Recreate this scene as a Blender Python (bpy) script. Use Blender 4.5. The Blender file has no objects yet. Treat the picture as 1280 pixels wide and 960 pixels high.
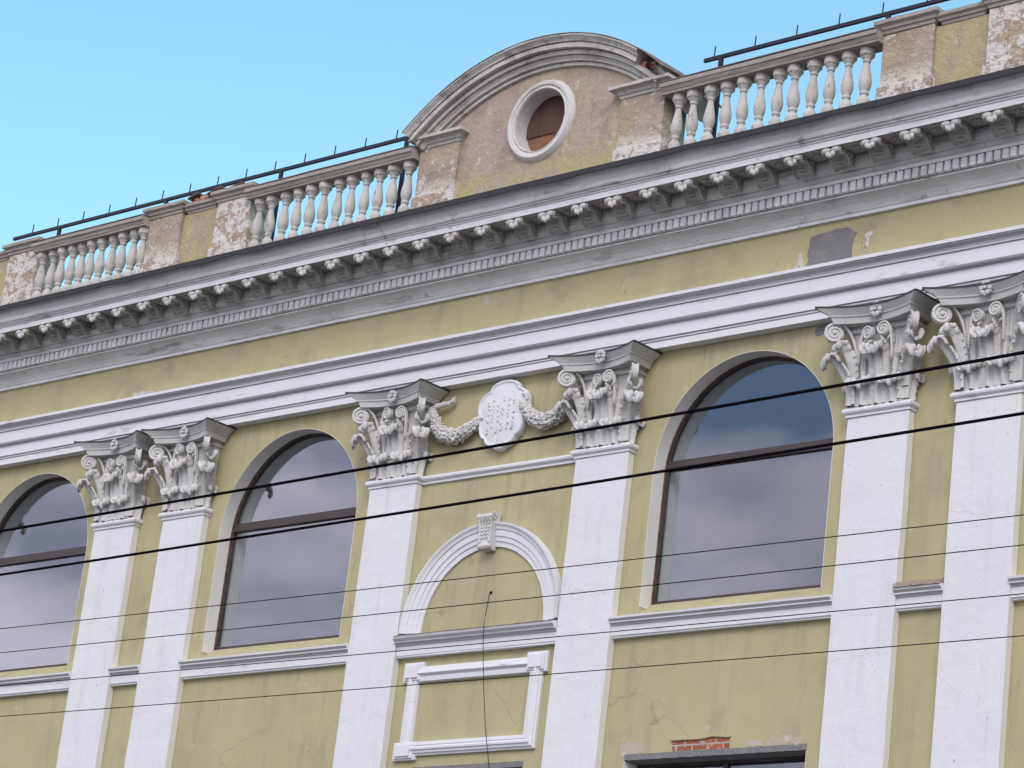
import bpy, bmesh, math, random
from mathutils import Vector, Matrix, noise
R = math.radians
PI = math.pi
rnd = random.Random(7)
scn = bpy.context.scene
col = scn.collection

# ------------------------------------------------------------------ camera
CAM = Vector((27.213, -28.0, 1.65))
YAW, PITCH, ROLL, FPX = -0.770922, 0.316879, 0.120623, 3700.0
fw = Vector((math.sin(YAW)*math.cos(PITCH), math.cos(YAW)*math.cos(PITCH), math.sin(PITCH)))
r0 = Vector((math.cos(YAW), -math.sin(YAW), 0)); u0 = r0.cross(fw)
rr = math.cos(ROLL)*r0+math.sin(ROLL)*u0; uu = -math.sin(ROLL)*r0+math.cos(ROLL)*u0
cam = bpy.data.cameras.new('camera'); camo = bpy.data.objects.new('camera', cam); col.objects.link(camo)
camo.matrix_world = Matrix(((rr.x, uu.x, -fw.x, CAM.x), (rr.y, uu.y, -fw.y, CAM.y), (rr.z, uu.z, -fw.z, CAM.z), (0, 0, 0, 1)))
cam.sensor_width = 36; cam.lens = FPX/1280*36; cam.clip_end = 3000; cam.clip_start = .1
scn.camera = camo

# ------------------------------------------------------------------ light
SUN_EL, SUN_AZ = R(38), R(146)          # azimuth from +y towards +x: the sun stands behind the viewer, to the right
sd = Vector((math.sin(SUN_AZ)*math.cos(SUN_EL), math.cos(SUN_AZ)*math.cos(SUN_EL), math.sin(SUN_EL)))
sl = bpy.data.lights.new('sun', 'SUN'); sl.energy = .86; sl.angle = R(28); sl.color = (1, .92, .86)
so = bpy.data.objects.new('sun', sl); col.objects.link(so)
so.rotation_euler = sd.to_track_quat('Z', 'Y').to_euler(); so.location = (20, -20, 40)

w = bpy.data.worlds.new('World'); scn.world = w; w.use_nodes = True
nt = w.node_tree; nt.nodes.clear()
N = nt.nodes.new; L = nt.links.new
out = N('ShaderNodeOutputWorld'); bg = N('ShaderNodeBackground'); sky = N('ShaderNodeTexSky')
sky.sky_type = 'NISHITA'; sky.sun_disc = False; sky.sun_elevation = SUN_EL; sky.sun_rotation = SUN_AZ
sky.air_density = 1.25; sky.dust_density = .5; sky.ozone_density = 1.6; sky.altitude = 50
tc = N('ShaderNodeTexCoord'); sep = N('ShaderNodeSeparateXYZ'); L(tc.outputs['Generated'], sep.inputs[0])
mp = N('ShaderNodeMapping'); mp.inputs['Scale'].default_value = (1, 1, 2.2); L(tc.outputs['Generated'], mp.inputs[0])
no = N('ShaderNodeTexNoise'); no.inputs['Scale'].default_value = 3.4; no.inputs['Detail'].default_value = 7; L(mp.outputs[0], no.inputs['Vector'])
mr = N('ShaderNodeMapRange'); mr.inputs[1].default_value = .40; mr.inputs[2].default_value = .60; L(no.outputs[0], mr.inputs[0])
my = N('ShaderNodeMapRange'); my.inputs[1].default_value = .15; my.inputs[2].default_value = -.25; L(sep.outputs[1], my.inputs[0])
zn = N('ShaderNodeMath'); zn.operation = 'MULTIPLY_ADD'; L(no.outputs[0], zn.inputs[0]); zn.inputs[1].default_value = .03; L(sep.outputs[2], zn.inputs[2])
lo = N('ShaderNodeMapRange'); lo.inputs[1].default_value = .318; lo.inputs[2].default_value = .306; L(zn.outputs[0], lo.inputs[0])
hi = N('ShaderNodeMapRange'); hi.inputs[1].default_value = .34; hi.inputs[2].default_value = .44; L(sep.outputs[2], hi.inputs[0])
hm = N('ShaderNodeMath'); hm.operation = 'MULTIPLY'; L(hi.outputs[0], hm.inputs[0]); L(mr.outputs[0], hm.inputs[1])
mxx = N('ShaderNodeMath'); mxx.operation = 'MAXIMUM'; L(lo.outputs[0], mxx.inputs[0]); L(hm.outputs[0], mxx.inputs[1])
mu = N('ShaderNodeMath'); mu.operation = 'MULTIPLY'; L(mxx.outputs[0], mu.inputs[0]); L(my.outputs[0], mu.inputs[1])
no2 = N('ShaderNodeTexNoise'); no2.inputs['Scale'].default_value = 11; no2.inputs['Detail'].default_value = 6; L(mp.outputs[0], no2.inputs['Vector'])
cr = N('ShaderNodeMix'); cr.data_type = 'RGBA'; m2 = N('ShaderNodeMapRange'); m2.inputs[1].default_value = .34; m2.inputs[2].default_value = .66; L(no2.outputs[0], m2.inputs[0]); L(m2.outputs[0], cr.inputs['Factor'])
cr.inputs['A'].default_value = (4.0, 4.2, 5.2, 1); cr.inputs['B'].default_value = (10.5, 10.0, 10.8, 1)
mx = N('ShaderNodeMix'); mx.data_type = 'RGBA'
tn = N('ShaderNodeMix'); tn.data_type = 'RGBA'; tn.blend_type = 'MULTIPLY'; tf = N('ShaderNodeMath'); tf.operation = 'SUBTRACT'; tf.inputs[0].default_value = 1; L(my.outputs[0], tf.inputs[1]); L(tf.outputs[0], tn.inputs['Factor']); tn.inputs['B'].default_value = (.96, 1.22, 1.12, 1); L(sky.outputs[0], tn.inputs['A'])
L(mu.outputs[0], mx.inputs['Factor']); L(tn.outputs['Result'], mx.inputs['A']); L(cr.outputs['Result'], mx.inputs['B'])
L(mx.outputs['Result'], bg.inputs[0]); bg.inputs[1].default_value = .11; L(bg.outputs[0], out.inputs[0])

scn.view_settings.view_transform = 'Standard'; scn.view_settings.look = 'None'
scn.view_settings.exposure = 0.88; scn.view_settings.gamma = 1; scn.view_settings.use_curve_mapping = False
scn.cycles.max_bounces = 8; scn.cycles.use_denoising = True

# ------------------------------------------------------------------ materials
def mat(name, base, layers=(), rough=.85, bumps=(), spec=.3, metallic=0, crack=None):
    """layers: (colour, (sx,sy,sz), lo, hi, strength[, (z0,z1)]) - noise patches in world space."""
    m = bpy.data.materials.new(name); m.use_nodes = True
    t = m.node_tree; n = t.nodes; l = t.links
    b = n['Principled BSDF']; b.inputs['Roughness'].default_value = rough
    b.inputs['Specular IOR Level'].default_value = spec; b.inputs['Metallic'].default_value = metallic
    g = n.new('ShaderNodeNewGeometry')
    cur = n.new('ShaderNodeRGB'); cur.outputs[0].default_value = (*base, 1); cur = cur.outputs[0]
    sx = None
    for i, ly in enumerate(layers):
        c, sc, lo, hi, st = ly[:5]
        mp = n.new('ShaderNodeMapping'); mp.inputs['Scale'].default_value = sc; mp.inputs['Location'].default_value = (i*7.3, i*3.1, i*5.7)
        l.new(g.outputs['Position'], mp.inputs[0])
        tx = n.new('ShaderNodeTexNoise'); tx.inputs['Scale'].default_value = 1; tx.inputs['Detail'].default_value = 7; tx.inputs['Roughness'].default_value = .62
        l.new(mp.outputs[0], tx.inputs['Vector'])
        r = n.new('ShaderNodeMapRange'); r.inputs[1].default_value = lo; r.inputs[2].default_value = hi; r.inputs[4].default_value = st
        l.new(tx.outputs[0], r.inputs[0]); f = r.outputs[0]
        if len(ly) > 5:
            if sx is None:
                sx = n.new('ShaderNodeSeparateXYZ'); l.new(g.outputs['Position'], sx.inputs[0])
            zr = n.new('ShaderNodeMapRange'); zr.inputs[1].default_value = ly[5][0]; zr.inputs[2].default_value = ly[5][1]
            l.new(sx.outputs[2], zr.inputs[0])
            a = n.new('ShaderNodeMath'); a.operation = 'MULTIPLY'; l.new(f, a.inputs[0]); l.new(zr.outputs[0], a.inputs[1]); f = a.outputs[0]
        mx = n.new('ShaderNodeMix'); mx.data_type = 'RGBA'; l.new(f, mx.inputs['Factor']); l.new(cur, mx.inputs['A']); mx.inputs['B'].default_value = (*c, 1)
        cur = mx.outputs['Result']
    if crack:
        c, sc, wd, st = crack
        d = n.new('ShaderNodeTexNoise'); d.inputs['Scale'].default_value = 2.2; d.inputs['Detail'].default_value = 6; l.new(g.outputs['Position'], d.inputs['Vector'])
        a = n.new('ShaderNodeMix'); a.data_type = 'VECTOR'; a.inputs['Factor'].default_value = .28; l.new(g.outputs['Position'], a.inputs['A']); l.new(d.outputs['Color'], a.inputs['B'])
        v = n.new('ShaderNodeTexVoronoi'); v.feature = 'DISTANCE_TO_EDGE'; v.inputs['Scale'].default_value = sc; l.new(a.outputs['Result'], v.inputs['Vector'])
        r = n.new('ShaderNodeMapRange'); r.inputs[1].default_value = wd; r.inputs[2].default_value = 0; r.inputs[4].default_value = st; l.new(v.outputs['Distance'], r.inputs[0])
        k = n.new('ShaderNodeTexNoise'); k.inputs['Scale'].default_value = .9; k.inputs['Detail'].default_value = 3; l.new(g.outputs['Position'], k.inputs['Vector'])
        kr = n.new('ShaderNodeMapRange'); kr.inputs[1].default_value = .50; kr.inputs[2].default_value = .60; l.new(k.outputs[0], kr.inputs[0])
        q = n.new('ShaderNodeMath'); q.operation = 'MULTIPLY'; l.new(r.outputs[0], q.inputs[0]); l.new(kr.outputs[0], q.inputs[1])
        mx = n.new('ShaderNodeMix'); mx.data_type = 'RGBA'; l.new(q.outputs[0], mx.inputs['Factor']); l.new(cur, mx.inputs['A']); mx.inputs['B'].default_value = (*c, 1)
        cur = mx.outputs['Result']
    l.new(cur, b.inputs['Base Color'])
    prev = None
    for sc, dist in bumps:
        tx = n.new('ShaderNodeTexNoise'); tx.inputs['Scale'].default_value = sc; tx.inputs['Detail'].default_value = 6
        l.new(g.outputs['Position'], tx.inputs['Vector'])
        bp = n.new('ShaderNodeBump'); bp.inputs['Distance'].default_value = dist; bp.inputs['Strength'].default_value = 1
        l.new(tx.outputs[0], bp.inputs['Height'])
        if prev: l.new(prev.outputs[0], bp.inputs['Normal'])
        prev = bp
    if prev: l.new(prev.outputs[0], b.inputs['Normal'])
    return m

M = {}
M['yellow'] = mat('ochre_plaster', (.45, .402, .224), [((.385, .345, .20), (.8, .8, .5), .42, .66, .7), ((.47, .42, .255), (3, 3, 1.6), .45, .7, .5),
        ((.31, .28, .175), (4, 4, .45), .54, .72, .55), ((.35, .32, .20), (1.6, 1.6, 1.6), .54, .68, .6), ((.54, .49, .37), (2.6, 2.6, 2.6), .66, .70, .6), ((.40, .33, .25), (5, 5, 6), .66, .72, .5),
        ((.19, .16, .11), (13, 13, 13), .69, .73, .75), ((.52, .48, .37), (20, 20, 20), .66, .71, .6), ((.29, .26, .175), (7, 7, .35), .53, .70, .42, (9.7, 10.6))], .9, [(40, .003), (3, .010)], crack=((.20, .17, .12), .42, .003, .5))
M['frieze'] = mat('ochre_frieze_plaster', (.45, .395, .218), [((.48, .425, .25), (1.2, 1.2, 2), .45, .65, .6), ((.34, .30, .185), (3, 3, .8), .53, .72, .55),
        ((.53, .48, .40), (3.5, 3.5, 3.5), .65, .69, .7), ((.38, .33, .29), (6, 6, 7), .67, .71, .7), ((.23, .20, .16), (9, 9, 9), .68, .72, .7), ((.32, .28, .18), (1.5, 1.5, 2), .54, .68, .6)], .9, [(40, .003), (3, .010)], crack=((.20, .17, .13), .5, .003, .55))
M['white'] = mat('white_limewash', (.705, .70, .715), [((.65, .65, .665), (1.2, 1.2, .5), .45, .7, .6), ((.74, .71, .63), (2.4, 2.4, .7), .53, .72, .6),
        ((.56, .545, .53), (7, 7, .5), .56, .72, .6), ((.38, .36, .355), (15, 15, 13), .675, .715, .85), ((.48, .47, .475), (46, 46, 36), .63, .70, .55), ((.55, .50, .42), (4, 4, 5), .68, .72, .6)], .88, [(45, .003), (6, .009), (1.6, .014)], crack=((.42, .40, .39), .7, .003, .6))
M['archi'] = mat('white_moulding_paint', (.71, .705, .72), [((.63, .62, .635), (.7, .7, 3), .5, .72, .6), ((.44, .42, .385), (2.2, 2.2, 8), .60, .70, .75),
        ((.34, .33, .33), (9, 9, 24), .72, .78, .7)], .85, [(40, .002)])
M['cornice'] = mat('grey_cornice_stucco', (.69, .675, .655), [((.50, .48, .46), (.7, .7, 2.2), .45, .68, .7), ((.57, .56, .56), (1.6, 1.6, 3), .5, .7, .6),
        ((.24, .22, .20), (1.2, 2.5, 7), .565, .68, .75), ((.14, .13, .12), (5, 5, 2.5), .62, .72, .65), ((.62, .60, .58), (9, 9, 18), .68, .73, .6)], .9, [(22, .012), (70, .004)])
M['trimgrey'] = mat('soiled_shaded_moulding_paint', (.52, .51, .515), [((.46, .44, .43), (1.5, 1.5, 8), .5, .7, .6), ((.30, .28, .26), (5, 5, 14), .62, .70, .7)], .9, [(30, .004)])  # grey base paints in the shade of hollow mouldings; darker patches are soiling
M['corona'] = mat('pale_corona_stucco', (.76, .75, .76), [((.48, .46, .45), (1, 1, 4), .5, .68, .6), ((.30, .28, .26), (5, 5, 9), .62, .70, .8), ((.40, .39, .38), (2, 2, 12), .6, .7, .5)], .9, [(25, .006)])
M['dentil'] = mat('pale_dentil_stucco', (.82, .81, .79), [((.46, .44, .43), (2, 2, 3), .5, .7, .6), ((.25, .23, .20), (12, 12, 12), .66, .75, .6)], .9, [(30, .006)])
M['soffit'] = mat('dirty_shaded_soffit_stucco', (.40, .38, .355), [((.23, .215, .20), (4, 4, 4), .45, .7, .7), ((.40, .38, .36), (9, 9, 9), .6, .72, .6)], .95, [(40, .015)])
M['gutter'] = mat('black_gutter_metal', (.035, .034, .036), [((.10, .09, .085), (6, 6, 6), .6, .75, .6)], .6, [(20, .004)])
M['stone'] = mat('baluster_stone', (.54, .505, .46), [((.36, .32, .275), (6, 6, 3), .5, .7, .6), ((.66, .63, .57), (9, 9, 9), .58, .7, .6),
        ((.22, .19, .16), (12, 12, 7), .58, .68, .75)], .92, [(40, .008), (14, .01)])
M['rail'] = mat('weathered_rail_stucco', (.38, .34, .30), [((.28, .24, .21), (2, 2, 6), .45, .68, .7), ((.50, .46, .41), (5, 5, 12), .56, .7, .6),
        ((.20, .17, .15), (5, 5, 14), .63, .72, .7)], .92, [(30, .012)])
M['flash'] = mat('rusty_flashing_metal', (.20, .15, .135), [((.34, .19, .13), (1.2, 6, 6), .55, .7, .7), ((.24, .22, .22), (3, 3, 3), .55, .7, .6)], .7, [(15, .006)])
M['old'] = mat('weathered_pink_plaster', (.42, .335, .275), [((.44, .37, .22), (1.5, 1.5, 1.0), .46, .60, .7), ((.31, .235, .20), (3, 3, 3), .45, .65, .7),
        ((.25, .20, .165), (7, 7, 2.2), .55, .72, .6), ((.60, .56, .50), (4.5, 4.5, 4.5), .60, .625, .75), ((.64, .59, .52), (13, 13, 15), .60, .635, .7), ((.20, .16, .13), (17, 17, 17), .66, .70, .7),
        ((.62, .58, .51), (6, 6, 11), .40, .46, .92, (17.90, 17.68)), ((.33, .27, .22), (11, 11, 18), .56, .60, .8, (17.9, 17.7))], .95, [(16, .03), (60, .010)])
M['tymp'] = mat('weathered_tympanum_plaster', (.415, .325, .275), [((.45, .38, .235), (1.3, 1.3, .45), .47, .60, .7), ((.30, .225, .205), (2.6, 2.6, 2.0), .48, .62, .7),
        ((.26, .215, .165), (9, 9, 1.4), .54, .72, .6), ((.48, .42, .30), (5, 5, 3), .56, .66, .6), ((.57, .52, .46), (5, 5, 6), .625, .645, .8), ((.60, .56, .50), (16, 16, 18), .66, .68, .7), ((.20, .165, .13), (22, 22, 22), .67, .71, .6), ((.42, .37, .16), (3, 3, 6), .42, .56, .75, (18.0, 17.6))], .95, [(14, .022), (50, .008)])
M['panelold'] = mat('flaking_ochre_plaster', (.43, .365, .20), [((.36, .275, .22), (2.0, 2.0, 1.6), .44, .58, .8), ((.33, .285, .17), (6, 6, 4), .52, .68, .6),
        ((.52, .46, .33), (9, 9, 9), .58, .68, .6), ((.58, .54, .48), (7, 7, 9), .635, .655, .75), ((.20, .16, .13), (15, 15, 15), .67, .71, .7)], .95, [(16, .022), (60, .006)])
M['flaky'] = mat('flaking_whitewashed_plaster', (.38, .285, .235), [((.44, .36, .22), (2, 2, 2), .5, .6, .7), ((.64, .61, .56), (3.4, 3.4, 4.4), .455, .48, .94), ((.35, .265, .21), (9, 9, 12), .535, .565, .85), ((.68, .65, .60), (17, 17, 22), .56, .59, .8),
        ((.21, .175, .15), (12, 12, 15), .635, .67, .8)], .95, [(12, .04), (50, .012)])
M['archold'] = mat('weathered_arch_stucco', (.58, .545, .505), [((.38, .34, .31), (2, 2, 2), .46, .64, .75), ((.62, .60, .57), (4, 4, 4), .52, .66, .6), ((.24, .20, .175), (5, 5, 5), .58, .68, .8), ((.15, .13, .12), (14, 14, 14), .62, .68, .7)], .95, [(22, .014)])
M['ledge'] = mat('crumbling_ledge_mortar', (.33, .25, .21), [((.5, .44, .38), (14, 14, 14), .55, .65, .7), ((.16, .11, .09), (20, 20, 20), .58, .66, .7)], .95, [(30, .02)])
M['faded'] = mat('faded_pinkish_plaster', (.47, .40, .30), [((.50, .40, .36), (4, 4, 4), .48, .58, .8), ((.60, .57, .50), (9, 9, 9), .55, .62, .7), ((.36, .31, .2), (16, 16, 16), .58, .66, .6)], .95, [(30, .01)])
M['capital'] = mat('grey_capital_stucco', (.62, .605, .58), [((.42, .40, .38), (4, 4, 4), .48, .7, .6), ((.68, .67, .66), (9, 9, 9), .55, .7, .6), ((.24, .22, .20), (16, 16, 11), .65, .74, .6)], .92, [(45, .008), (18, .01)])
M['abacus'] = mat('grey_abacus_stucco', (.54, .53, .51), [((.38, .365, .345), (3, 3, 6), .48, .7, .6), ((.24, .22, .2), (9, 9, 12), .64, .74, .6)], .92, [(35, .006)])
M['lead'] = mat('dark_lead_capping', (.05, .048, .048), [((.12, .11, .10), (8, 8, 8), .55, .7, .6)], .7)
M['frame'] = mat('brown_window_frame', (.060, .046, .042), [((.095, .075, .068), (2, 2, 14), .5, .7, .6)], .45)
M['foam'] = mat('rough_brown_mortar', (.12, .07, .045), [((.25, .18, .13), (18, 18, 18), .5, .65, .7)], .95, [(40, .03)])
M['reveal'] = mat('cream_reveal_plaster', (.74, .72, .66), [((.64, .62, .57), (2, 2, 1), .48, .7, .5), ((.45, .42, .37), (14, 14, 14), .69, .75, .5)], .9, [(35, .006)])
M['board'] = mat('brown_hatch_board', (.10, .052, .042), [((.06, .033, .028), (10, 10, 2), .45, .65, .7)], .8, [(30, .004)])
M['board2'] = mat('orange_hatch_board', (.23, .11, .06), [((.18, .08, .04), (10, 10, 2), .45, .65, .7)], .8, [(30, .004)])
M['iron'] = mat('dark_railing_iron', (.018, .02, .035), [((.05, .035, .03), (9, 9, 9), .6, .72, .5)], .55)
M['cable'] = mat('black_cable_rubber', (.008, .007, .009), (), 1, spec=0)
M['wire'] = mat('dull_trolley_wire', (.02, .017, .016), (), 1, spec=0)
M['patch'] = mat('bare_grey_render', (.22, .21, .215), [((.28, .27, .275), (5, 5, 5), .5, .7, .7), ((.12, .10, .10), (18, 18, 18), .66, .73, .9), ((.33, .24, .20), (7, 7, 7), .68, .74, .6)], .95, [(25, .025), (80, .008)])
M['room'] = mat('dim_room_plaster', (.26, .25, .26), (), .9)
M['roomdark'] = mat('dim_room_floor', (.09, .085, .085), (), .9)
M['roof'] = mat('grey_roof_sheet', (.14, .13, .125), [((.2, .17, .15), (1, 1, 1), .5, .7, .6)], .7)
M['asphalt'] = mat('asphalt', (.05, .05, .052), [((.075, .073, .07), (1, 1, 1), .5, .7, .6)], .9, [(60, .004)])
M['paving'] = mat('concrete_paving', (.17, .165, .16), [((.12, .115, .11), (1, 1, 1), .5, .7, .6)], .9, [(30, .004)])
M['marking'] = mat('road_marking_paint', (.7, .7, .68), (), .8)

def brick_mat():
    m = bpy.data.materials.new('red_brickwork'); m.use_nodes = True; t = m.node_tree; n = t.nodes; l = t.links
    b = n['Principled BSDF']; b.inputs['Roughness'].default_value = .95
    g = n.new('ShaderNodeNewGeometry'); mp = n.new('ShaderNodeMapping'); mp.vector_type = 'POINT'
    s = n.new('ShaderNodeSeparateXYZ'); c = n.new('ShaderNodeCombineXYZ')
    l.new(g.outputs['Position'], s.inputs[0]); l.new(s.outputs[0], c.inputs[0]); l.new(s.outputs[2], c.inputs[1])
    br = n.new('ShaderNodeTexBrick'); br.inputs['Scale'].default_value = 1; br.inputs['Brick Width'].default_value = .25; br.inputs['Row Height'].default_value = .129
    br.inputs['Mortar Size'].default_value = .010; br.inputs['Color1'].default_value = (.40, .115, .055, 1); br.inputs['Color2'].default_value = (.30, .10, .06, 1)
    br.inputs['Mortar'].default_value = (.42, .38, .34, 1)
    l.new(c.outputs[0], br.inputs['Vector'])
    tx = n.new('ShaderNodeTexNoise'); tx.inputs['Scale'].default_value = 14; tx.inputs['Detail'].default_value = 6; l.new(g.outputs['Position'], tx.inputs['Vector'])
    r = n.new('ShaderNodeMapRange'); r.inputs[1].default_value = .56; r.inputs[2].default_value = .63; l.new(tx.outputs[0], r.inputs[0])
    mx = n.new('ShaderNodeMix'); mx.data_type = 'RGBA'; l.new(r.outputs[0], mx.inputs['Factor']); l.new(br.outputs[0], mx.inputs['A']); mx.inputs['B'].default_value = (.40, .33, .29, 1)
    l.new(mx.outputs['Result'], b.inputs['Base Color'])
    bp = n.new('ShaderNodeBump'); bp.inputs['Distance'].default_value = .03; l.new(tx.outputs[0], bp.inputs['Height']); l.new(bp.outputs[0], b.inputs['Normal'])
    return m
M['brick'] = brick_mat()

def glass_mat():
    m = bpy.data.materials.new('coated_window_glass'); m.use_nodes = True; t = m.node_tree; n = t.nodes; l = t.links
    n.remove(n['Principled BSDF']); o = n['Material Output']
    gl = n.new('ShaderNodeBsdfGlossy'); gl.inputs['Roughness'].default_value = .02; gl.inputs['Color'].default_value = (.86, .86, .95, 1)
    tr = n.new('ShaderNodeBsdfTransparent'); tr.inputs['Color'].default_value = (.95, .98, 1, 1)
    fr = n.new('ShaderNodeLayerWeight'); fr.inputs['Blend'].default_value = .5
    mr = n.new('ShaderNodeMapRange'); mr.inputs[1].default_value = 0; mr.inputs[2].default_value = 1; mr.inputs[3].default_value = .04; mr.inputs[4].default_value = .30
    g = n.new('ShaderNodeNewGeometry'); tx = n.new('ShaderNodeTexNoise'); tx.inputs['Scale'].default_value = .6; l.new(g.outputs['Position'], tx.inputs['Vector'])
    bp = n.new('ShaderNodeBump'); bp.inputs['Distance'].default_value = .004; l.new(tx.outputs[0], bp.inputs['Height']); l.new(bp.outputs[0], gl.inputs['Normal'])
    l.new(fr.outputs['Facing'], mr.inputs[0])
    mx = n.new('ShaderNodeMixShader'); l.new(mr.outputs[0], mx.inputs[0]); l.new(tr.outputs[0], mx.inputs[1]); l.new(gl.outputs[0], mx.inputs[2])
    l.new(mx.outputs[0], o.inputs[0]); return m
M['glass'] = glass_mat()

# ------------------------------------------------------------------ mesh helpers
def link(name, me, m, parent=None, smooth=False):
    if m is not None:
        if isinstance(m, (list, tuple)):
            for q in m: me.materials.append(M[q])
        else: me.materials.append(M[m])
    if smooth:
        for p in me.polygons: p.use_smooth = True
    o = bpy.data.objects.new(name, me); col.objects.link(o)
    if parent is not None: o.parent = parent
    return o

def tag(o, label=None, cat=None, group=None, kind=None):
    if label: o['label'] = label
    if cat: o['category'] = cat
    if group: o['group'] = group
    if kind: o['kind'] = kind
    return o

class MB:
    def __init__(s): s.v = []; s.f = []; s.mi = []
    def add(s, vs, fs, mi=0):
        k = len(s.v); s.v += [tuple(v) for v in vs]; s.f += [tuple(k+i for i in f) for f in fs]; s.mi += [mi]*len(fs)
    def box(s, a, b, mi=0):
        (x0, y0, z0), (x1, y1, z1) = a, b
        s.add([(x0, y0, z0), (x1, y0, z0), (x1, y1, z0), (x0, y1, z0), (x0, y0, z1), (x1, y0, z1), (x1, y1, z1), (x0, y1, z1)],
              [(0, 3, 2, 1), (4, 5, 6, 7), (0, 1, 5, 4), (1, 2, 6, 5), (2, 3, 7, 6), (3, 0, 4, 7)], mi)
    def strip(s, rings, closed=True, caps=True, mi=0):
        n = len(rings[0]); k = []
        vs = [p for r in rings for p in r]; fs = []
        for i in range(len(rings)-1):
            for j in range(n if closed else n-1):
                a = i*n+j; b = i*n+(j+1) % n; fs.append((a, b, b+n, a+n))
        if caps and closed:
            fs.append(tuple(range(n-1, -1, -1))); fs.append(tuple((len(rings)-1)*n+j for j in range(n)))
        s.add(vs, fs, mi)
    def tube(s, pts, rad, n=8, mi=0):
        pts = [Vector(p) for p in pts]; rings = []
        for i, p in enumerate(pts):
            d = (pts[min(i+1, len(pts)-1)]-pts[max(i-1, 0)]).normalized()
            a = d.cross(Vector((0, 0, 1)) if abs(d.z) < .9 else Vector((0, 1, 0))).normalized(); b = d.cross(a)
            q = rad[i] if isinstance(rad, (list, tuple)) else rad
            rings.append([p+a*q*math.cos(2*PI*j/n)+b*q*math.sin(2*PI*j/n) for j in range(n)])
        s.strip(rings, mi=mi)
    def lathe(s, prof, c, n=16, mi=0, sq=None):
        rings = []
        for k, (r, z) in enumerate(prof):
            rings.append([(c[0]+r*math.cos(2*PI*j/n), c[1]+r*math.sin(2*PI*j/n), c[2]+z) for j in range(n)])
        s.strip(rings, mi=mi)
    def ball(s, c, r, mi=0, n=8, m=6, sc=(1, 1, 1)):
        rings = []
        for i in range(1, m):
            a = PI*i/m
            rings.append([(c[0]+r*sc[0]*math.sin(a)*math.cos(2*PI*j/n), c[1]+r*sc[1]*math.sin(a)*math.sin(2*PI*j/n), c[2]-r*sc[2]*math.cos(a)) for j in range(n)])
        s.strip(rings, mi=mi)
    def mesh(s, name, fix=True):
        me = bpy.data.meshes.new(name); me.from_pydata(s.v, [], s.f); me.update()
        if any(s.mi): me.polygons.foreach_set('material_index', s.mi)
        if fix:
            bm = bmesh.new(); bm.from_mesh(me); bmesh.ops.recalc_face_normals(bm, faces=bm.faces); bm.to_mesh(me); bm.free()
        return me
    def build(s, name, m, parent=None, smooth=False, bevel=0, fix=True):
        o = link(name, s.mesh(name, fix), m, parent, smooth)
        if bevel:
            b = o.modifiers.new('bevel', 'BEVEL'); b.width = bevel; b.segments = 2; b.limit_method = 'ANGLE'; b.angle_limit = R(40)
        return o

def wob(x, k, a): return a*noise.noise(Vector((x*k, 3.7, a*991)))

def mould(name, prof, x0, x1, m, parent, jit=.004, step=.22, mi=None):
    """straight moulding: closed (y,z) profile run along x, with a little hand-made unevenness"""
    n = max(2, int((x1-x0)/step)); b = MB(); rings = []
    for i in range(n+1):
        x = x0+(x1-x0)*i/n
        rings.append([(x, y+jit*noise.noise(Vector((x*1.3, j*2.1, 1))), z+jit*noise.noise(Vector((x*1.1, j*1.7, 9)))) for j, (y, z) in enumerate(prof)])
    b.strip(rings)
    if mi:
        k = len(prof)
        for i in range(len(b.f)):
            if len(b.f[i]) == 4 and i < n*k: b.mi[i] = mi.get(i % k, 0)
    return b.build(name, m, parent)

def arcsweep(name, prof, c, a0, a1, m, parent, n=48, jit=.003):
    """profile (radius, y) swept round centre c=(x,z)"""
    b = MB(); rings = []
    for i in range(n+1):
        a = a0+(a1-a0)*i/n
        rings.append([(c[0]+(r+jit*noise.noise(Vector((a*6, j, 2))))*math.sin(a), y+jit*noise.noise(Vector((a*6, j, 5))), c[1]+(r+jit*noise.noise(Vector((a*6, j, 2))))*math.cos(a)) for j, (r, y) in enumerate(prof)])
    b.strip(rings)
    return b.build(name, m, parent)

def plate(name, loops, y0, y1, m, parent=None):
    """outline(s) in x,z (first outer, others holes) given thickness from y0 to y1"""
    cu = bpy.data.curves.new(name, 'CURVE'); cu.dimensions = '2D'; cu.fill_mode = 'BOTH'; cu.extrude = abs(y1-y0)/2
    for lp in loops:
        sp = cu.splines.new('POLY'); sp.points.add(len(lp)-1); sp.use_cyclic_u = True
        for p, q in zip(sp.points, lp): p.co = (q[0], q[1], 0, 1)
    t = bpy.data.objects.new('tmp', cu); col.objects.link(t)
    me = bpy.data.meshes.new_from_object(t.evaluated_get(bpy.context.evaluated_depsgraph_get()))
    bpy.data.objects.remove(t); bpy.data.curves.remove(cu)
    ym = (y0+y1)/2
    for v in me.vertices:
        x, z, d = v.co; v.co = (x, ym+d, z)
    bm = bmesh.new(); bm.from_mesh(me); bmesh.ops.remove_doubles(bm, verts=bm.verts, dist=1e-5); bmesh.ops.recalc_face_normals(bm, faces=bm.faces); bm.to_mesh(me); bm.free()
    me.materials.clear(); me.name = name
    return link(name, me, m, parent)

def arch_loop(cx, hw, zb, zs, n=28):
    p = [(cx-hw, zb)]
    for i in range(n+1):
        a = PI-PI*i/n; p.append((cx+hw*math.cos(a), zs+hw*math.sin(a)))
    p.append((cx+hw, zb)); return p

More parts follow.
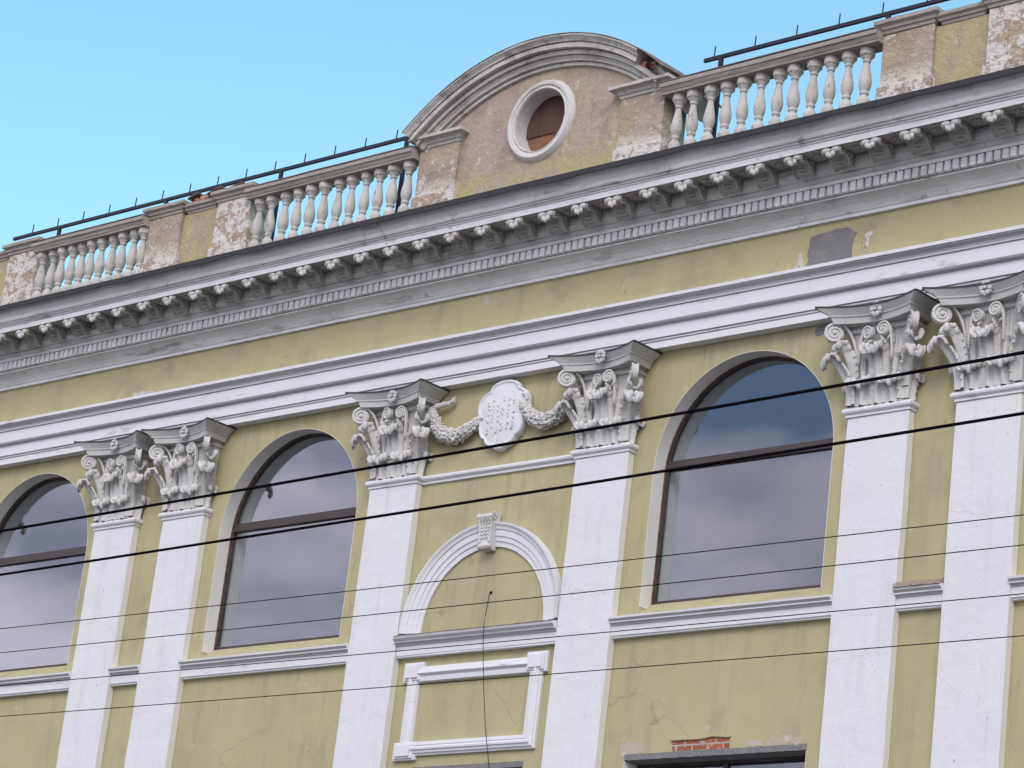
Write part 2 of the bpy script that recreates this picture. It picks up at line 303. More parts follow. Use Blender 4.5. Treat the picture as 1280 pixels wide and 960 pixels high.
# ------------------------------------------------------------------ ground
g = MB(); g.add([(-900, -900, 0), (900, -900, 0), (900, 900, 0), (-900, 900, 0)], [(0, 1, 2, 3)])
tag(g.build('ground', 'paving'), kind='structure')
g = MB(); g.add([(-300, -22, .004), (300, -22, .004), (300, -5, .004), (-300, -5, .004)], [(0, 1, 2, 3)])
tag(g.build('road', 'asphalt'), kind='structure')
g = MB(); g.box((-300, -5, -.05), (300, .4, .14))
tag(g.build('pavement', 'paving', bevel=.02), kind='structure')
g = MB(); g.box((-300, -30, -.05), (300, -22, .14))
tag(g.build('pavement', 'paving', bevel=.02), kind='structure')
g = MB()
for i in range(60): g.add([(-150+i*5, -13.57, .008), (-147+i*5, -13.57, .008), (-147+i*5, -13.43, .008), (-150+i*5, -13.43, .008)], [(0, 1, 2, 3)])
tag(g.build('road_marking', 'marking'), kind='structure')

# ------------------------------------------------------------------ the building
B = bpy.data.objects.new('classical_building', None); col.objects.link(B)
tag(B, 'ochre plastered classical building with white Corinthian pilasters, arched windows and a balustraded roofline', 'building')
X0, X1 = -17.6, 17.6
PX = [-14.05, -12.45, -8.03, -6.42, -1.95, 1.95, 6.42, 8.03, 12.45, 14.05]
PW = .465
WIN = [-10.24, -4.22, 4.22, 10.24]
WH, ZB, ZS = 1.455, 10.93, 12.865       # window half width, opening foot, springing

holes = [arch_loop(c, WH, ZB, ZS) for c in WIN]
low = [(c, 1.44) for c in WIN]+[(.02, 1.03)]
for c, h in low: holes.append([(c-h, 6.2), (c-h, 9.07), (c+h, 9.07), (c+h, 6.2)])
plate('wall', [[(X0, 0), (X0, 16.3), (X1, 16.3), (X1, 0)]]+holes, 0, .55, 'yellow', B)
s = MB(); s.box((X0, .0, 0), (X0+.5, 16, 16.3)); s.build('side_wall', 'yellow', B).location.y = .56
s = MB(); s.box((X1-.5, .56, 0), (X1, 16, 16.3)); s.build('side_wall', 'yellow', B)
s = MB(); s.box((X0, 16, 0), (X1, 16.4, 16.3)); s.build('rear_wall', 'yellow', B)
s = MB(); s.box((X0, -.5, 16.32), (X1, 16.4, 16.5)); s.build('roof', 'roof', B)
mould('plinth', [(0, .1), (-.3, .1), (-.3, 1.1), (-.22, 1.2), (0, 1.2)], X0, X1, 'cornice', B)
mould('storey_band', [(0, 5.3), (-.2, 5.3), (-.24, 5.5), (-.36, 5.6), (-.36, 5.68), (0, 5.72)], X0, X1, 'archi', B)

# rooms behind the glass
for c in WIN:
    s = MB(); x0, x1 = c-2.15, c+2.15
    for z0, z1 in ((10.2, 14.9), (5.9, 9.9)):
        s.add([(x0, .57, z0), (x1, .57, z0), (x1, 5, z0), (x0, 5, z0), (x0, .57, z1), (x1, .57, z1), (x1, 5, z1), (x0, 5, z1)], [(0, 1, 2, 3)], 1)
        s.add([(x0, .57, z0), (x1, .57, z0), (x1, 5, z0), (x0, 5, z0), (x0, .57, z1), (x1, .57, z1), (x1, 5, z1), (x0, 5, z1)], [(4, 5, 6, 7), (1, 2, 6, 5), (2, 3, 7, 6), (3, 0, 4, 7)], 0)
    s.build('interior_room', ['room', 'roomdark'], B)
s = MB(); s.add([(-1.5, .57, 5.9), (1.5, .57, 5.9), (1.5, 5, 5.9), (-1.5, 5, 5.9), (-1.5, .57, 9.9), (1.5, .57, 9.9), (1.5, 5, 9.9), (-1.5, 5, 9.9)], [(0, 1, 2, 3), (4, 5, 6, 7), (1, 2, 6, 5), (2, 3, 7, 6), (3, 0, 4, 7)])
s.build('interior_room', 'roomdark', B)

# ---- arched windows
def arch_band(b, c, r0, r1, zs, zb, y0, y1, n=36, mi=0, jag=0):
    """an arched strip (legs + half round) between two offsets, front y0 to back y1"""
    pts = [(-1, zb)]
    path = []
    m = 14 if jag else 2
    for i in range(m): path.append((PI, zb+(zs-zb)*i/m))
    for i in range(n+1): path.append((PI-PI*i/n, zs))
    for i in range(m): path.append((0, zs-(zs-zb)*(i+1)/m))
    rings = []
    for k, (a, z) in enumerate(path):
        j = jag*rnd.random()
        ca, sa = math.cos(a), math.sin(a)
        rings.append([(c+(r0-j)*ca, y0, z+(r0-j)*sa), (c+r1*ca, y0, z+r1*sa), (c+r1*ca, y1, z+r1*sa), (c+(r0-j)*ca, y1, z+(r0-j)*sa)])
    b.strip(rings, mi=mi)

for c in WIN:
    b = MB(); arch_band(b, c, WH-.042, WH-.006, ZS, ZB+.20, .24, .30)
    b.box((c-WH+.006, .24, ZB+.185), (c+WH-.006, .30, ZB+.225))
    W = b.build('window', 'frame', B, bevel=.006)
    b = MB(); b.box((c-WH+.043, .225, 12.93), (c+WH-.043, .32, 13.06)); b.build('transom', 'frame', W, bevel=.01)
    # thin plaster lining of the reveal
    b = MB(); arch_band(b, c, WH-.006, WH+.0005, ZS, ZB+.1, -.003, .548, n=48); b.build('reveal', 'reveal', W)
    b = MB(); arch_band(b, c, WH-.014, WH-.007, ZS, ZB+.18, .215, .238, n=70, jag=.024); b.build('mortar_edge', 'foam', W)
    # panes
    zl, zt = ZB+.225, 12.93
    plate('pane', [[(c-WH+.043, zl), (c-WH+.043, ZS)]+[(c+(WH-.043)*math.cos(PI-a), ZS+(WH-.043)*math.sin(a)) for a in [math.asin(.065/(WH-.043))]]+[(c+math.sqrt((WH-.043)**2-.065**2), ZS+.065), (c+WH-.043, ZS), (c+WH-.043, zl)]], .270, .278, 'glass', W)
    a0 = math.asin(.195/(WH-.043))
    plate('pane', [[(c+(WH-.043)*math.cos(PI-a0-(PI-2*a0)*i/30), ZS+(WH-.043)*math.sin(PI-a0-(PI-2*a0)*i/30)) for i in range(31)]], .271, .279, 'glass', W)
    # sloping plaster sill inside the opening
    b = MB(); b.strip([[(x, -.002, ZB-.02), (x, -.002, ZB+.0), (x, .235, ZB+.185), (x, .54, ZB+.185), (x, .54, ZB-.02)] for x in (c-WH+.002, c+WH-.002)]); b.build('sill', 'yellow', W)

# ---- lower windows: plain square headed
for c, h in low:
    b = MB(); z1 = 9.07
    b.box((c-h+.01, .26, 6.3), (c-h+.07, .33, z1-.01)); b.box((c+h-.07, .26, 6.3), (c+h-.01, .33, z1-.01))
    b.box((c-h+.07, .262, z1-.1), (c+h-.07, .328, z1-.01)); b.box((c-h+.07, .262, 6.3), (c+h-.07, .328, 6.38)); b.box((c-.04, .264, 6.38), (c+.04, .326, z1-.1))
    W = b.build('lower_window', 'frame', B, bevel=.006)
    b = MB(); b.box((c-h+.05, .29, 6.35), (c+h-.05, .298, z1-.05)); b.build('pane', 'glass', W)
    b = MB(); b.box((c-h+.0005, -.001, 6.2), (c-h+.006, .255, z1-.07)); b.box((c+h-.006, -.001, 6.2), (c+h-.0005, .255, z1-.07)); b.build('reveal', 'reveal', W)
    b = MB()
    n = 40; rings = []
    for i in range(n+1):
        x = c-h+2*h*i/n; d = .012*noise.noise(Vector((x*9, 1, 1)))
        rings.append([(x, -.003+.003*rnd.random(), z1+.014+d), (x, .25, z1+.002), (x, .25, z1-.07), (x, .0, z1-.062+d*.5)])
    b.strip(rings); b.build('lintel_edge', 'patch', W)

# ---- sill bands between the pilasters
SILLP = [(0, 10.615), (-.075, 10.615), (-.075, 10.635), (-.095, 10.64), (-.095, 10.765), (-.11, 10.775), (-.115, 10.79), (-.15, 10.80), (-.15, 10.818), (-.185, 10.845), (-.19, 10.872), (0, 10.915)]
gaps = []
for a, bb in zip(PX[:-1], PX[1:]):
    if a == -1.95: continue
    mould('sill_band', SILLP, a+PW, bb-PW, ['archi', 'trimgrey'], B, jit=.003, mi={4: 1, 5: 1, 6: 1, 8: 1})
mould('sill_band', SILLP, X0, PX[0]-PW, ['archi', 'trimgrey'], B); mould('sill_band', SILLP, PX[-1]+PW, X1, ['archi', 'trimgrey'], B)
# crumbling plaster on the ledge between two pilasters
b = MB(); rings = []
for i in range(13):
    x = 6.42+PW+.005+(8.03-6.42-2*PW-.01)*i/12
    rings.append([(x, -.005, 10.90), (x, -.205-.012*rnd.random(), 10.872), (x, -.19-.02*rnd.random(), 10.91+.02*rnd.random()), (x, -.1, 10.95+.025*rnd.random()), (x, -.005, 10.975+.02*rnd.random())])
b.strip(rings); b.build('crumbling_ledge', 'ledge', B)

# ---- pilasters with capitals
def leaf(b, base, d, h, p, c, wd, n=22, m=14, sweep=215, tuft=5, ribs=3):
    """an acanthus leaf: climbs from base, bends out along plan direction d and curls over into a lobed tip"""
    base = Vector(base); d = Vector((d[0], d[1], 0)).normalized(); t = Vector((-d.y, d.x, 0))
    z0 = h-c; o0 = max(.0, p-2*c); cl = []
    for i in range(n+1):
        s = i/n
        if s < .6:
            q = s/.6; cl.append((o0*(q**2.6), z0*q))
        else:
            a = PI-R(sweep)*(s-.6)/.4; cl.append((o0+c+c*math.cos(a), z0+c*math.sin(a)))
    P = []
    for i in range(n+1):
        s = i/n; a, z = cl[i]; a1, z1 = cl[min(i+1, n)]; a2, z2 = cl[max(i-1, 0)]
        tx, tz = a1-a2, z1-z2; ln = math.hypot(tx, tz) or 1; nx, nz = -tz/ln, tx/ln      # towards the curl's outer side at the tip, inwards below
        wv = wd*(.92+.10*math.sin(PI*s))*(1-.10*abs(math.sin(s*PI*4.5)))
        if s > .82: wv *= 1-.30*((s-.82)/.18)**2
        row = []
        for j in range(m+1):
            u = -1+2*j/m
            of = -(.026*math.cos(u*PI*ribs)+.030*(1-abs(u)**1.5)-.045*u*u*(1 if s < .8 else .4))
            row.append(base+d*(a+nx*of*.9)+t*(u*wv/2)+Vector((0, 0, z+nz*of*.9)))
        P.append(row)
    vs = [q for r in P for q in r]; fs = []
    for i in range(n):
        for j in range(m):
            k = i*(m+1)+j; fs.append((k, k+1, k+m+2, k+m+1))
    k0 = len(vs)
    for i, r in enumerate(P):
        a, z = cl[i]; s = i/n
        for q in r:
            vs.append(q-d*.03 if s < .62 else q+(base+d*(o0+c)+Vector((0, 0, z0))-q).project(d)*.28+Vector((0, 0, -.022)))
    fs += [tuple(reversed([k0+i for i in f])) for f in list(fs)]
    W1 = m+1
    for i in range(n):
        fs.append((i*W1, (i+1)*W1, k0+(i+1)*W1, k0+i*W1)); fs.append((i*W1+m, k0+i*W1+m, k0+(i+1)*W1+m, (i+1)*W1+m))
    for j in range(m): fs.append((n*W1+j, n*W1+j+1, k0+n*W1+j+1, k0+n*W1+j))
    b.add(vs, fs)
    for k in range(tuft):
        u = -1+2*k/max(1, tuft-1); row = P[int(n*.86)]; q = row[int(round((u*.92+1)/2*m))]
        e = wd/tuft*.58*(1-.12*abs(u))
        b.ball(q+d*.004+Vector((0, 0, -.012-.014*abs(u))), e, sc=(1, 1, 1.5), n=8, m=7)
        b.ball(P[int(n*.77)][int(round((u*.8+1)/2*m))], e*.8, n=8, m=5)
    # serrated edges down the sides
    for i in range(3, int(n*.6), 2):
        for j in (0, m): b.ball(P[i][j]+d*.004, .016, sc=(1, 1, 1.5), n=6, m=4)

def volute(b, c, d, r, wid, stem, turns=2.25, th=.028, a0=.62):
    """a scroll in the vertical plane of plan direction d; stem = (inward offset, drop) where it leaves the bell"""
    c = Vector(c); d = Vector((d[0], d[1], 0)).normalized(); t = Vector((-d.y, d.x, 0)); Z = Vector((0, 0, 1))
    pts = []; n = 52
    for i in range(n+1):
        s = i/n; th_ = PI*a0-s*turns*2*PI; q = r*(1-.84*s**.85)
        pts.append((q*math.cos(th_), q*math.sin(th_), wid*(1-.15*s), th*(1-.35*s)))
    x1, z1 = pts[0][0], pts[0][1]; pre = []
    for i in range(12):
        s = i/12; pre.append((-stem[0]+(x1+stem[0])*(1-math.cos(s*PI/2)), -stem[1]+(z1+stem[1])*math.sin(s*PI/2), wid*(.5+.5*s), th))
    pts = pre+pts; rings = []
    for i, (a, z, wv, tk) in enumerate(pts):
        a1, z1 = pts[min(i+1, len(pts)-1)][:2]; a0_, z0 = pts[max(i-1, 0)][:2]
        tx, tz = a1-a0_, z1-z0; ln = math.hypot(tx, tz) or 1; nn = d*(-tz/ln)+Z*(tx/ln); hw = wv/2; P = c+d*a+Z*z
        rings.append([P+nn*tk*.5-t*hw, P+nn*tk*.6-t*hw*.75, P+nn*tk*.1-t*hw*.4, P+nn*tk*.1+t*hw*.4, P+nn*tk*.6+t*hw*.75, P+nn*tk*.5+t*hw, P-nn*tk*.5+t*hw, P-nn*tk*.5-t*hw])
    b.strip(rings)
    k = 24; hw = wid*.28
    b.strip([[c+d*(r*.9*math.cos(2*PI*j/k))+Z*(r*.9*math.sin(2*PI*j/k))+t*q for j in range(k)] for q in (-hw, hw)])
    for sgn in (-1, 1): b.ball(c+t*(wid*.42*sgn), r*.17, n=8, m=6)

def abacus_mesh():
    # plan outline: concave front, straight returns; stacked profiles
    def outline(k, inset):
        hw, tip, mid = .775-inset, -.60+inset*.9, -.40+inset*.55
        p = []
        cut = .035
        p.append((-hw, -.02))
        p.append((-hw, tip+cut))
        n = 14
        for i in range(n+1):
            u = -1+2*i/n; y = mid+(tip-mid)*abs(u)**1.9
            p.append((u*(hw-cut*.6), y))
        p.append((hw, tip+cut)); p.append((hw, -.02))
        return p
    b = MB(); rings = []
    for z, ins in [(-.205, .185), (-.145, .165), (-.125, .150), (-.122, .128), (-.108, .124), (-.104, .135), (-.075, .095), (-.035, .035), (-.022, .015)]:
        rings.append([(x, y, z) for x, y in outline(0, ins)])
    b.strip(rings); r2 = [[(x, y, z) for x, y in outline(0, i)] for z, i in [(-.0215, .002), (0, .0)]]
    b.strip(r2, mi=1)
    return b.mesh('abacus')

def capital_parts():
    """meshes in local space: x from the pilaster axis, y from the wall, z from the capital's foot"""
    out = []
    b = MB(); rings = []
    for z, hx, y in [(0, .455, -.145), (.25, .45, -.145), (.55, .455, -.155), (.8, .46, -.155), (.955, .48, -.165), (.965, .52, -.21), (.99, .535, -.225), (1.0, .50, -.19), (1.05, .50, -.19)]:
        n = 10
        n = 60; rings.append([(-hx, -.005, z), (-hx, y+.03, z), (-hx+.03, y, z)]+[(-hx+.03+(2*hx-.06)*i/n, y-(.012*math.cos(i*PI/2) if z < .9 else 0), z) for i in range(1, n)]+[(hx-.03, y, z), (hx, y+.03, z), (hx, -.005, z)])
    b.strip(rings); out.append(('capital', b.mesh('capital'), 'capital'))
    out.append(('abacus', abacus_mesh(), ['abacus', 'lead']))
    def lf(**k):
        b = MB(); leaf(b, **k); out.append(('acanthus_leaf', b.mesh('acanthus_leaf', True), 'capital'))
    for x in (-.225, .225): lf(base=(x, -.165, .0), d=(0, -1), h=.305, p=.135, c=.042, wd=.40)
    for sx in (-1, 1): lf(base=(sx*.45, -.07, .0), d=(sx, 0), h=.305, p=.11, c=.035, wd=.15, tuft=2, ribs=1)
    lf(base=(0, -.165, .0), d=(0, -1), h=.71, p=.235, c=.072, wd=.34)
    for sx in (-1, 1): lf(base=(sx*.425, -.15, .02), d=(sx, -.95), h=.61, p=.385, c=.10, wd=.27, tuft=4, ribs=2)
    for sx in (-1, 1): lf(base=(sx*.41, -.15, .18), d=(sx*1, -.8), h=.62, p=.27, c=.082, wd=.18, tuft=2, ribs=1, sweep=185)
    for sx in (-1, 1): lf(base=(sx*.13, -.155, .2), d=(sx*.15, -1), h=.60, p=.15, c=.05, wd=.15, tuft=0, ribs=1, sweep=165)
    for sx in (-1, 1):
        b = MB(); volute(b, (sx*.590, -.365, .925), (sx*1, -.85), .130, .095, (.31, .48)); out.append(('volute', b.mesh('volute'), 'capital'))
    for sx in (-1, 1):
        b = MB(); volute(b, (sx*.115, -.285, .905), (-sx, -.12), .088, .07, (.13, .40), th=.02, turns=1.9); out.append(('helix', b.mesh('helix'), 'capital'))
    for sx in (-1, 1):        # fluted stalk between the leaves
        b = MB(); b.tube([(sx*.235, -.15, .0), (sx*.235, -.18, .35), (sx*.245, -.20, .55), (sx*.27, -.22, .62)], [.03, .035, .045, .05], 8); out.append(('stalk', b.mesh('stalk'), 'capital'))
    b = MB(); b.ball((0, -.415, 1.165), .024)
    for k in range(6):
        a = 2*PI*k/6; b.ball((.058*math.cos(a), -.40, 1.165+.068*math.sin(a)), .036, sc=(1, .6, 1))
        a += .5; b.ball((.075*math.cos(a), -.392, 1.165+.085*math.sin(a)), .022)
    out.append(('rosette', b.mesh('rosette'), 'abacus'))
    return out

CP = capital_parts()
for nm, me, m in CP:
    for q in (m if isinstance(m, list) else [m]): me.materials.append(M[q])
    if nm in ('acanthus_leaf', 'volute', 'helix', 'rosette'):
        for p in me.polygons: p.use_smooth = nm != 'volute'
ZC = 13.262
for x in PX:
    b = MB(); n = 24; rings = []
    for i in range(n+1):
        z = 5.73+(13.14-5.73)*i/n; e = .010
        j = lambda k: e*noise.noise(Vector((x, z*2.3, k)))
        rings.append([(x-PW+j(1), -.002, z), (x-PW+j(1), -.13+j(2), z), (x+PW+j(3), -.13+j(4), z), (x+PW+j(3), -.002, z)])
    b.strip(rings)
    for i in range(len(b.f)):
        if len(b.f[i]) == 4 and i % 4 in (0, 2): b.mi[i] = 1  # cream returns: the warmer side light is put into their colour
    P = b.build('pilaster', ['white', 'reveal'], B, bevel=.008)
    # astragal wraps three sides
    pr = [(0, 13.14), (.018, 13.143), (.018, 13.175), (.03, 13.18), (.052, 13.198), (.058, 13.22), (.052, 13.243), (.028, 13.262), (0, 13.264)]
    b = MB(); path = [(-PW, -.003, -1, 0), (-PW, -.13, -1, -1), (PW, -.13, 1, -1), (PW, -.003, 1, 0)]
    b.strip([[(x+px+dx*o, py+dy*o, z) for o, z in pr] for px, py, dx, dy in path]); b.build('astragal', 'archi', P)
    C = None
    for nm, me, m in CP:
        o = bpy.data.objects.new(nm, me); col.objects.link(o)
        if C is None: C = o; o.parent = B; o.location = (x, 0, ZC)
        else:
            o.parent = C
            if nm != 'abacus':
                o.rotation_euler = (rnd.uniform(-.022, .022), rnd.uniform(-.022, .022), rnd.uniform(-.03, .03)); k_ = rnd.uniform(.97, 1.02); o.scale = (k_, k_, k_)
            if nm == 'abacus': o.location = (0, 0, 1.247)

# ---- architrave, frieze, cornice
AP = [(-.004, 14.526), (-.16, 14.526), (-.16, 14.620), (-.148, 14.622), (-.148, 14.630), (-.175, 14.630), (-.178, 14.650), (-.160, 14.653), (-.160, 14.660), (-.20, 14.662), (-.20, 14.823), (-.185, 14.825), (-.185, 14.832), (-.215, 14.835), (-.255, 14.845), (-.27, 14.868),
      (-.27, 15.040), (-.255, 15.043), (-.255, 15.052), (-.29, 15.053), (-.295, 15.07), (-.305, 15.10), (-.335, 15.122), (-.355, 15.128), (-.355, 15.134), (-.345, 15.135), (-.345, 15.142), (-.375, 15.143), (-.375, 15.19), (-.12, 15.215), (-.004, 15.215)]
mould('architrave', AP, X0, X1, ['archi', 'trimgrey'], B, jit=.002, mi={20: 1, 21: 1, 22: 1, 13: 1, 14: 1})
b = MB(); b.box((X0, -.12, 15.216), (X1, -.004, 15.855)); b.build('frieze', 'frieze', B)
CPf = [(-.004, 15.856), (-.165, 15.856), (-.17, 15.895), (-.185, 15.905), (-.20, 15.935), (-.235, 15.985), (-.29, 16.03), (-.34, 16.055), (-.36, 16.06), (-.36, 16.082), (-.004, 16.082)]
mould('bed_moulding', CPf, X0, X1, ['cornice', 'corona'], B, jit=.003, mi={1: 1, 8: 1})
cor = mould('cornice', [(-.004, 16.084), (-.335, 16.084), (-.335, 16.222), (-.435, 16.224), (-.435, 16.272), (-.462, 16.28), (-.475, 16.30), (-.51, 16.335), (-.555, 16.352), (-.575, 16.356), (-.575, 16.372), (-.56, 16.374), (-.56, 16.50), (-.93, 16.505), (-.93, 16.493), (-.945, 16.493), (-.95, 16.575),
      (-.965, 16.578), (-.967, 16.60), (-.99, 16.605), (-.995, 16.625), (-1.02, 16.632), (-1.03, 16.652), (-1.035, 16.70), (-1.06, 16.76), (-1.105, 16.81), (-1.13, 16.83), (-1.135, 16.845), (-.9, 16.87), (-.004, 16.87)], X0, X1, ['cornice', 'corona', 'soffit', 'dentil'], B, jit=.004, mi={3: 3, 2: 2, 12: 2, 15: 1, 13: 1, 14: 1})  # dark soffit tone above the dentils paints in the shadow of their gaps
b = MB(); rings = []
n = int((X1-X0)/.3)
for i in range(n+1):
    x = X0+(X1-X0)*i/n; k = .03*noise.noise(Vector((x*1.7, 1, 1))); q = .008*noise.noise(Vector((x*.9, 7, 1)))
    rings.append([(x, -1.136, 16.792+q+k), (x, -1.175+q, 16.782+q+k), (x, -1.178+q, 16.862+q), (x, -1.12, 16.885+q), (x, -.3, 16.91), (x, -.3, 16.88), (x, -1.1, 16.872)])
b.strip(rings); b.build('gutter', 'gutter', cor)
b = MB(); xs = X0+.05
while xs < X1-.1:
    q = rnd.uniform(-.004, .004); b.box((xs+q, -.424+q*.5, 16.094), (xs+.086+q, -.336, 16.2215)); xs += .1197
b.build('dentil_band', 'dentil', cor, bevel=.004)
def modillion_mesh():
    b = MB(); hw = .126; pr = []
    # side profile (y,z), z measured from the soffit
    prof = [(-.562, -.004), (-.90, -.004), (-.915, -.03), (-.905, -.075), (-.875, -.095), (-.835, -.09), (-.80, -.075), (-.77, -.07), (-.735, -.09), (-.70, -.135), (-.665, -.178), (-.625, -.20), (-.59, -.192), (-.562, -.165)]
    b.strip([[(x, y, z) for y, z in prof] for x in (-hw, hw)])
    for k in (-1, 1):        # raised rims of the bracket's underside
        b.tube([(k*(hw+.004), y, z) for y, z in prof[2:]], .016, 6)
    for k in range(7):       # leaf on the underside
        y, z = prof[4+k]; b.ball((0, y, z-.004), .034, sc=(1.6, 1, .55))
    for k in (-1, 1):
        b.ball((k*.072, -.905, -.042), .060, sc=(1.2, .55, .72), mi=1); b.ball((k*.125, -.90, -.04), .034, sc=(.8, .7, 1), mi=1)
    for k in (-1, 0, 1): b.ball((k*.04, -.915, -.105-.018*(k == 0)), .034, sc=(1, .8, 1.15), mi=1)
    for k in (-1, 1): b.tube([(k*.136, -.70+.05*(1-.6*i/16)*math.cos(i*.5), -.075+.05*(1-.6*i/16)*math.sin(i*.5)) for i in range(17)], .012, 6)
    return b.mesh('modillion')
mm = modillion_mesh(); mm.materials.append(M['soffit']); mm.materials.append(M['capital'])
cof = MB(); cx = 0
for a in range(8): cof.ball((.055*math.cos(a*PI/4), -.74+.055*math.sin(a*PI/4), 16.495), .030)
cof.ball((0, -.74, 16.49), .030)
for k in (-1, 1):
    cof.box((-.19, -.74+k*.165-.012, 16.49), (.19, -.74+k*.165+.012, 16.5045)); cof.box((k*.178-.012, -.905, 16.4885), (k*.178+.012, -.575, 16.5040))
cof.box((-.2, -.91, 16.500), (.2, -.565, 16.5042))
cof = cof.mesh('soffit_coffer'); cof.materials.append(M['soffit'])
x = -17.4
while x < 17.4:
    o = bpy.data.objects.new('modillion', mm); col.objects.link(o); o.parent = cor; o.location = (x+rnd.uniform(-.008, .008), 0, 16.503); o.scale = (rnd.uniform(.95, 1.05), 1, rnd.uniform(.92, 1.04))
    if -13 < x < 12: o = bpy.data.objects.new('soffit_coffer', cof); col.objects.link(o); o.parent = cor; o.location = (x+.299, 0, 0)
    x += .5985

# ---- centre bay: belt, blind arch, impost, panel frame
mould('belt_course', [(-.004, 13.135), (-.035, 13.14), (-.035, 13.172), (-.05, 13.18), (-.072, 13.198), (-.078, 13.22), (-.07, 13.245), (-.03, 13.262), (-.004, 13.265)], -1.95+PW+.02, 1.95-PW-.02, 'archi', B)
AB = arcsweep('blind_arch', [(1.13, -.002), (1.13, -.03), (1.20, -.034), (1.205, -.05), (1.27, -.054), (1.275, -.07), (1.36, -.075), (1.365, -.09), (1.40, -.10), (1.43, -.125), (1.455, -.13), (1.46, -.002)], (0, 10.96), -PI/2, PI/2, 'archi', B)
b = MB(); rings = []     # keystone: scroll console
kp = [(-.02, 12.535, .135), (-.15, 12.535, .135), (-.20, 12.515, .135), (-.215, 12.475, .133), (-.195, 12.435, .128), (-.165, 12.39, .12), (-.15, 12.28, .108), (-.145, 12.18, .10), (-.15, 12.12, .10), (-.17, 12.09, .105), (-.175, 12.06, .105), (-.155, 12.03, .10), (-.02, 12.02, .10)]
b.strip([[(-w_, y, z) for y, z, w_ in kp], [(w_, y, z) for y, z, w_ in kp]])
for sx in (-1, 1):
    b.tube([(sx*(w_-.012), y-.008, z) for y, z, w_ in kp[4:9]], .02, 6)
    b.tube([(-.0+sx*.05, y-.004, z) for y, z, w_ in kp[4:8]], .012, 6)
    b.tube([(sx*.138, -.165+q*math.cos(a_), 12.485+q*math.sin(a_)) for q, a_ in [(.055*(1-.7*i_/20), i_*.55) for i_ in range(21)]], .013, 6); b.ball((sx*.105, -.15, 12.06), .03, sc=(.5, 1, 1))
for i in range(6):
    for sx in (-1, 0, 1): b.ball((sx*.06, -.172+.003*i, 12.44-.05*i), .019, sc=(1, .8, 1.2))
b.build('keystone', 'capital', AB, bevel=.006)
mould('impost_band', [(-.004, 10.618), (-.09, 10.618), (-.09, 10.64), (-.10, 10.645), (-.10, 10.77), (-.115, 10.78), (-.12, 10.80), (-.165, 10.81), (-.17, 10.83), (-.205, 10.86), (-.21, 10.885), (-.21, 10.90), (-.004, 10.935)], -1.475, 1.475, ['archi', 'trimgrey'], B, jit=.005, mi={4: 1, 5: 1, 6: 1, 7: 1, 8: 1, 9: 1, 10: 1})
b = MB(); rings = []
for i in range(40):
    x = -1.45+2.9*i/39; rings.append([(x, -.003, 10.925), (x, -.216-.006*rnd.random(), 10.898), (x, -.2, 10.905+.012*rnd.random()), (x, -.003, 10.95+.012*rnd.random())])
b.strip(rings); b.build('rusty_ledge', 'flash', AB)
# panel frame with eared corners
def frame_bar(b, pa, pb, n0, prof):
    pass
b = MB()
xo, xi, zt, zti, zb, zbi = 1.245, 1.03, 10.475, 10.255, 9.235, 9.43
loops = []
def rect(k, y): # k=0 outer, 1 inner
    a = xo+(xi-xo)*k; t_ = zt+(zti-zt)*k; l_ = zb+(zbi-zb)*k
    return [(-a, y, l_), (-a, y, t_), (a, y, t_), (a, y, l_)]
pf = [(0, -.002), (.0, -.045), (.12, -.05), (.16, -.075), (.30, -.08), (.36, -.10), (.48, -.105), (.60, -.06), (.66, -.055), (.72, -.07), (.95, -.065), (1, -.03), (1, -.002)]
b.strip([rect(k, y) for k, y in pf], caps=False); 
FR = b.build('panel_frame', 'archi', B)
def ear(cx, cz, hx, hz, nm='frame_ear'):
    b = MB()
    for k, y0 in ((1, -.06), (.82, -.085), (.62, -.108)):
        b.box((cx-hx*k, y0, cz-hz*k), (cx+hx*k, -.003*k, cz+hz*k))
    return b.build(nm, 'archi', FR, bevel=.006)
for sx in (-1, 1): ear(sx*1.135, 10.40, .185, .14)
ear(-1.125, 9.30, .21, .125)
# cartouche
def shield(k, dz=0):
    pts = [(0, .495), (.15, .48), (.265, .42), (.265, .355), (.33, .345), (.43, .28), (.478, .16), (.465, .05), (.41, -.02), (.42, -.14), (.40, -.25), (.345, -.335), (.285, -.345), (.27, -.41), (.19, -.465), (.09, -.48), (.07, -.525), (-.07, -.525), (-.09, -.48)]
    pts = pts+[(-x, z) for x, z in pts[15:0:-1]]
    return [(x*k, z*k+13.985) for x, z in pts]
def smooth_loop(p, it=1):
    for _ in range(it):
        q = []
        for i in range(len(p)):
            a, c_ = p[i], p[(i+1) % len(p)]; q += [(a[0]*.75+c_[0]*.25, a[1]*.75+c_[1]*.25), (a[0]*.25+c_[0]*.75, a[1]*.25+c_[1]*.75)]
        p = q
    return p
lp = smooth_loop(shield(1)); b = MB(); rings = []
for k, y in [(1, -.004), (1.0, -.09), (.988, -.118), (.955, -.130), (.92, -.118), (.895, -.108), (.86, -.110), (.5, -.136), (.05, -.143)]:
    rings.append([(x*k, y, 13.985+(z-13.985)*k) for x, z in lp])
b.strip(rings)
